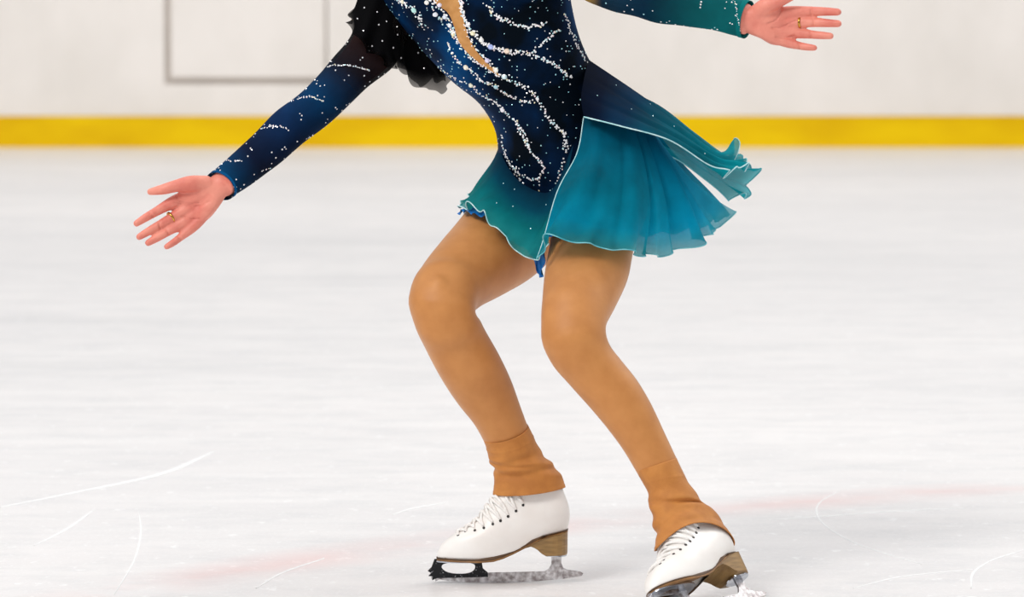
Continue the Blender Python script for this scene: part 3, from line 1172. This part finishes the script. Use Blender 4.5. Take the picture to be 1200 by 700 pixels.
def mixl(stops, t):
    for (a, ca), (b_, cb) in zip(stops, stops[1:]):
        if t <= b_:
            k = (t - a) / (b_ - a)
            return tuple(x + (y - x) * max(0, min(1, k)) for x, y in zip(ca, cb))
    return stops[-1][1]


def L4(r, g, b, a):
    c = lin(r, g, b); return (c[0], c[1], c[2], a)


SR = [(0, L4(8, 8, 10, .95)), (.28, L4(16, 12, 12, .76)), (.40, L4(10, 16, 26, .86)), (.55, L4(2, 50, 88, .96)), (.68, L4(8, 40, 78, .96)), (.85, L4(10, 26, 54, .94)), (1, L4(0, 66, 108, .99))]  # the blue middle stops have the sleeve's sheen painted into the dye
SL = [(0, L4(8, 26, 46, .9)), (.30, L4(14, 40, 60, .85)), (.36, L4(190, 150, 70, .8)), (.42, L4(20, 50, 70, .9)), (.6, L4(6, 46, 70, .96)), (.8, L4(6, 84, 90, .95)), (1, L4(10, 108, 112, .98))]


def dye_sheen_r(t, th):
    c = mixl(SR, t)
    # tone darkens in a stripe winding around the sleeve
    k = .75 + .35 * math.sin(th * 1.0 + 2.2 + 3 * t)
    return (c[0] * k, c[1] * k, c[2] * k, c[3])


sl_r = obj('sleeve', sleeve(ARM_R, 90, .002, dye_sheen_r, 3), M['sheer'], person)
sl_l = obj('sleeve', sleeve(ARM_L, 90, .002, lambda t, th: mixl(SL, t), 8, .034), M['sheer'], person)
sl_r['label'] = 'sheer black to blue sleeve with crystals'
sl_l['label'] = 'teal sleeve with crystals'


def cuff(stn, mat_col):
    rows = sec(stn[-2:], 12, .0032)[-3:]
    V, f = ring_loft(rows, 40, False)
    mb = MB(); mb.add(V, f); mb.c = [mat_col] * len(mb.v)
    return mb


obj('cuff', cuff(ARM_R, L4(4, 74, 122, 1)), M['sheer'], sl_r)
obj('cuff', cuff(ARM_L, L4(8, 118, 120, 1)), M['sheer'], sl_l)
for so, lines, n in ((sl_r, [[(381, 78), (402, 76), (433, 82)], [(342, 119), (360, 113), (379, 119)], [(306, 151), (321, 147.5), (335, 150)], [(263, 188), (283, 189)], [(308, 200), (316, 197)], [(360, 162), (366, 159)]], 190),
                     (sl_l, [[(862, 6), (864, 20), (868, 36)]], 190)):
    me = so.data
    tree = BVHTree.FromPolygons([v.co for v in me.vertices], [tuple(p.vertices) for p in me.polygons])
    mb = MB()
    for l in lines:
        chain(mb, l, 2.2, 1.2, 2, .0013, tree)
    P_ = list(me.polygons)
    for _ in range(n):
        p = random.choice(P_)
        nn = p.normal
        c0 = Vector(p.center)
        gem(mb, c0, nn, random.uniform(.0011, .0019), random.choice([(.95, .95, .97, 1)] * 3 + [(.4, .8, .88, 1)]))
        gem(mb, c0, -nn, random.uniform(.0011, .0016), (.95, .95, .97, 1))
    g = obj('rhinestones', mb, M['gem'], so, smooth=False); g['kind'] = 'stuff'


# draped panels
def drape(rows, ns, nt, folds, lettuce, dye, seed=1, outward=(0, -1, 0), creases=()):
    """rows: lists of (px, py, Y) from top to hem"""
    R_ = np.array([catmull([list(at(*p)) for p in r], ns) for r in rows])
    G = np.array([catmull(R_[:, j], nt, uniform=True) for j in range(ns)]).transpose(1, 0, 2)
    du = np.gradient(G, axis=1); dv = np.gradient(G, axis=0)
    N_ = np.cross(du, dv); N_ /= np.linalg.norm(N_, axis=2)[:, :, None] + 1e-9
    if (N_.mean((0, 1)) @ np.array(outward)) < 0:
        N_ = -N_
    s = np.linspace(0, 1, ns)[None, :]; t = np.linspace(0, 1, nt)[:, None]
    r_ = np.random.default_rng(seed)
    off = np.zeros((nt, ns))
    for fr, am in folds:
        p1, p2 = r_.uniform(0, 6.28, 2)
        off += am * (t ** 1.3) * np.sin(2 * math.pi * fr * s + p1 + .9 * np.sin(2 * math.pi * s * 1.3 + p2))
    for s0, wd, am in creases:
        off -= am * np.minimum(1, t * 1.6) * np.exp(-((s - s0) / wd) ** 2)
    off *= np.minimum(1, np.minimum(s, 1 - s) / .07 + .1)
    fr, am = lettuce
    p1, p2 = r_.uniform(0, 6.28, 2)
    wob = np.sin(2 * math.pi * fr * s + p1 + 1.4 * np.sin(2 * math.pi * s * 2.1 + p2))
    off += am * t ** 9 * wob
    G = G + N_ * off[:, :, None]
    dirv = dv / (np.linalg.norm(dv, axis=2)[:, :, None] + 1e-9)
    G = G + dirv * (am * .55 * t ** 9 * np.sin(2 * math.pi * fr * .63 * s + p2))[:, :, None]
    mb = MB(); mb.add(G.reshape(-1, 3), grid_faces(nt, ns))
    for i in range(nt):
        for j in range(ns):
            mb.c.append(dye(j / (ns - 1), i / (nt - 1)))
    return mb, G


def hem(G_line, r, mat, parent):
    mb = MB().add(*tube(list(G_line), [r] * len(G_line), 6, 1, cap=False))
    return obj('hem', mb, M[mat], parent)


def ombre(stops, edge=.90, edge_a=.7):
    def f_(s, t):
        c = list(mixl(stops, t))
        if t > edge:
            c[3] = c[3] + (edge_a - c[3]) * (t - edge) / (1 - edge)
        return tuple(c)
    return f_


NAVY = L4(2, 30, 58, 1)
# front panel over the far thigh
rows = [[(606, 120, .16), (588, 160, .09), (592, 190, .0), (612, 215, -.05), (640, 226, -.085), (672, 170, -.115)],
        [(600, 150, .20), (578, 190, .09), (580, 210, -.01), (606, 240, -.07), (640, 250, -.115), (664, 205, -.14)],
        [(596, 185, .24), (556, 222, .08), (564, 233, -.03), (598, 262, -.10), (630, 280, -.135), (648, 248, -.16)],
        [(600, 225, .28), (544, 236, .09), (541, 244, .01), (556, 244, -.055), (578, 262, -.095), (600, 287, -.12), (627, 306, -.14), (640, 286, -.17)]]
st1 = [(0, L4(2, 44, 70, 1)), (.3, L4(2, 80, 104, 1)), (.6, L4(10, 130, 134, .97)), (1, L4(40, 156, 154, .85))]
mb, G = drape(rows, 150, 50, [(5, .005), (9, .003)], (13, .006), ombre(st1, .8, .75), 4)
p1 = obj('skirt_panel', mb, M['chiffon'], person)
hem(G[-1], .0011, 'piping', p1)

# main panel over the near thigh
rows = [[(684, 138, -.118), (700, 128, -.11), (725, 122, -.07), (742, 120, .0), (738, 112, .07)],
        [(676, 180, -.15), (702, 180, -.17), (738, 178, -.14), (772, 180, -.05), (790, 187, .05)],
        [(652, 228, -.18), (690, 232, -.21), (742, 240, -.18), (792, 234, -.07), (827, 225, .07)],
        [(633, 303, -.185), (643, 286, -.20), (665, 281, -.225), (692, 285, -.235), (722, 292, -.21), (748, 298, -.17), (776, 300, -.12), (800, 292, -.07), (822, 279, -.02), (845, 266, .05), (861, 251, .10)]]
st2 = [(0, L4(0, 44, 76, 1)), (.22, L4(0, 98, 130, 1)), (.6, L4(0, 134, 162, .98)), (.85, L4(0, 156, 190, .95)), (1, L4(40, 160, 172, .85))]


def dye2(s, t):
    c = list(mixl(st2, t))
    tint = L4(0, 116, 134, 1) if s < .42 else L4(0, 138, 198, 1)
    kk = abs(s - .42) / (.42 if s < .42 else .58) * (1 - abs(t - .6)) * .55
    for q in range(3):
        c[q] += (tint[q] - c[q]) * kk
    if s > .62:                                   # single, paler layer at the trailing edge
        k = ((s - .62) / .38) ** 2
        c[3] -= .25 * k * t
        pale = L4(70, 188, 194, 1)
        for q in range(3):
            c[q] += (pale[q] - c[q]) * .55 * k * t
    if t > .93:
        c[3] = c[3] + (.75 - c[3]) * (t - .93) / .07
    return tuple(c)


mb, G = drape(rows, 200, 70, [(3, .014), (5.5, .009), (9, .003)], (12, .006), dye2, 11, creases=((.30, .022, .007), (.47, .014, .012), (.60, .016, .011), (.74, .014, .010)))
p2 = obj('skirt_panel', mb, M['chiffon'], person)
hem(G[-1], .0011, 'piping_teal', p2)
hem(G[:, 0], .0010, 'piping', p2)

# upper panel blown back
rows = [[(690, 70, .01), (684, 94, -.07), (681, 117, -.115), (684, 137, -.145)],
        [(748, 109, .05), (742, 118, -.02), (734, 134, -.11), (728, 148, -.17)],
        [(796, 143, .06), (794, 150, .0), (790, 158, -.06), (784, 164, -.12)],
        [(840, 176, .10), (842, 180, .06), (838, 188, .0), (828, 192, -.05)],
        [(852, 176, .12), (864, 169, .10), (868, 184, .08), (872, 196, .04), (862, 202, .01), (848, 201, -.02)]]
st3 = [(0, L4(0, 12, 34, 1)), (.1, L4(0, 20, 48, 1)), (.25, L4(0, 54, 88, .98)), (.6, L4(0, 122, 138, .90)), (1, L4(10, 156, 166, .78))]
mb, G = drape(rows, 110, 70, [(2.2, .007), (4, .004)], (3.6, .011), ombre(st3, .9, .75), 21, creases=((.35, .05, .007), (.7, .05, .007)))
p3 = obj('skirt_panel', mb, M['chiffon'], person)
hem(G[-1], .0011, 'piping', p3); hem(G[:, -1], .0012, 'piping', p3)

# second layer of the blown-back panel
st4 = [(0, L4(0, 50, 84, 1)), (.45, L4(0, 128, 146, .95)), (1, L4(14, 168, 178, .84))]
rows = [[(714, 98, .07), (716, 118, .06), (716, 142, .03)],
        [(770, 122, .11), (764, 146, .09), (752, 168, .05)],
        [(815, 156, .13), (808, 178, .11), (795, 188, .07)],
        [(852, 182, .14), (846, 202, .12), (830, 213, .09)],
        [(868, 178, .16), (883, 198, .15), (879, 222, .13), (872, 231, .12), (857, 233, .10)]]
mb, G = drape(rows, 110, 70, [(2.2, .007), (4, .004)], (4.2, .010), ombre(st4, .93, .75), 33)
p4 = obj('skirt_panel', mb, M['chiffon'], person)
hem(G[-1], .0011, 'piping_teal', p4); hem(G[:, -1], .001, 'piping_teal', p4)

# back of the skirt
rows = [[(738, 112, .06), (700, 118, .15), (655, 130, .20), (612, 150, .19), (590, 165, .10)],
        [(790, 180, .08), (740, 190, .22), (670, 195, .29), (600, 200, .26), (572, 205, .12)],
        [(832, 224, .10), (770, 238, .28), (670, 240, .35), (585, 228, .30), (552, 230, .12)],
        [(857, 250, .12), (790, 272, .31), (680, 268, .38), (590, 240, .32), (545, 238, .10)]]
mb, G = drape(rows, 120, 40, [(6, .008), (10, .004)], (15, .006), ombre(st2, .9, .75), 40, (0, 1, 0))
p5 = obj('skirt_panel', mb, M['chiffon'], person)
hem(G[-1], .001, 'piping_teal', p5)

# blue underskirt that shows below the hems
rows = [[(590, 190, .05), (600, 215, -.01), (635, 240, -.06), (668, 220, -.09), (700, 200, -.10)],
        [(560, 230, .04), (580, 245, -.05), (620, 275, -.10), (645, 265, -.13), (690, 262, -.16)],
        [(537, 250, .03), (552, 249, -.04), (572, 257, -.07), (600, 283, -.10), (626, 302, -.12), (634, 326, -.12), (641, 280, -.16), (690, 272, -.18)]]
mb, G = drape(rows, 110, 30, [(5, .002)], (16, .004), lambda s, t: L4(0, 96, 178, 1), 51)
us = obj('underskirt', mb, M['blue'], person)
us['label'] = 'bright blue underskirt edge'

# black ruffle at the shoulder
rows = [[(446, -52, .03), (452, -60, .02), (470, -40, .03), (486, -20, .05), (500, 0, .07)],
        [(424, -14, .03), (432, 6, .015), (456, 20, .02), (482, 38, .06), (506, 50, .09)],
        [(416, 8, .03), (424, 36, .01), (452, 54, .02), (484, 68, .07), (516, 76, .10)],
        [(410, 18, .04), (413, 40, .0), (424, 54, .0), (440, 66, .01), (458, 77, .03), (476, 88, .06), (494, 106, .08), (508, 104, .10), (526, 105, .10), (531, 88, .11)]]
BL = lambda s, t: L4(3, 3, 5, 1 if t < .8 else 1 - .45 * (t - .8) / .2)
mb, G = drape(rows, 200, 44, [(3.5, .006), (6, .003)], (8, .010), BL, 61)
r1 = obj('shoulder_ruffle', mb, M['black'], person)
rows2 = [[(x + 4, y + 3, Y + .05) for x, y, Y in rw] for rw in rows[:3]] + [[(414, 10, .06), (420, 30, .06), (440, 52, .07), (462, 70, .09), (480, 92, .11), (498, 98, .12), (522, 95, .13)]]
mb, G = drape(rows2, 160, 36, [(4, .006), (6, .004)], (8, .010), BL, 63)
r2 = obj('shoulder_ruffle', mb, M['black'], person)
me = r1.data
tree = BVHTree.FromPolygons([v.co for v in me.vertices], [tuple(p.vertices) for p in me.polygons])
mb = MB()
for x, y in [(427, 9), (457, 9), (442, 14), (444, 29), (426, 36), (453, 25), (466, 40), (483, 45), (436, 54), (461, 56), (497, 80), (490, 62), (472, 25), (448, 48), (470, 68), (419, 22)]:
    p, n = onto(x, y, tree)
    if p is not None:
        gem(mb, p, n if n.y < 0 else -n, .0016, (.92, .92, .95, 1))
g = obj('rhinestones', mb, M['gem'], r1, smooth=False); g['kind'] = 'stuff'
# stones on the skirt
for so, pts in ((p3, [(722, 100), (762, 122), (740, 128), (765, 136), (790, 148), (826, 161), (826, 180), (700, 112)]), (p1, [(582, 238), (601, 242), (603, 222), (622, 268), (640, 240), (590, 215)])):
    me = so.data
    tree = BVHTree.FromPolygons([v.co for v in me.vertices], [tuple(p.vertices) for p in me.polygons])
    mb = MB()
    for x, y in pts:
        p, n = onto(x, y, tree)
        if p is not None:
            gem(mb, p, n if n.y < 0 else -n, .0013, (.5, .85, .9, 1))
    if mb.v:
        g = obj('rhinestones', mb, M['gem'], so, smooth=False); g['kind'] = 'stuff'

# ---- hair, eyes, lips (above the frame)
hr = MB()
hr.add(*ellipsoid(Hp(-.026, 0, .040), (fdir * .096, sdir * .081, udir * .090), 28, 20))
hr.add(*ellipsoid(Hp(-.125, 0, .055), (fdir * .036, sdir * .042, udir * .042), 20, 14))
obj('hair', fuse(hr, .004, 4), M['hair'], person)
for s in (-1, 1):
    e = obj('eye', MB().add(*ellipsoid(Hp(.074, s * .032, .016), (fdir * .012, sdir * .013, udir * .009))), M['eye'], person)
    obj('iris', MB().add(*ellipsoid(Hp(.0835, s * .032, .016), (fdir * .004, sdir * .0055, udir * .0055))), M['hair'], e)
print('TRIS', sum(len(p.vertices) - 2 for o in bpy.data.objects if o.type == 'MESH' for p in o.data.polygons))
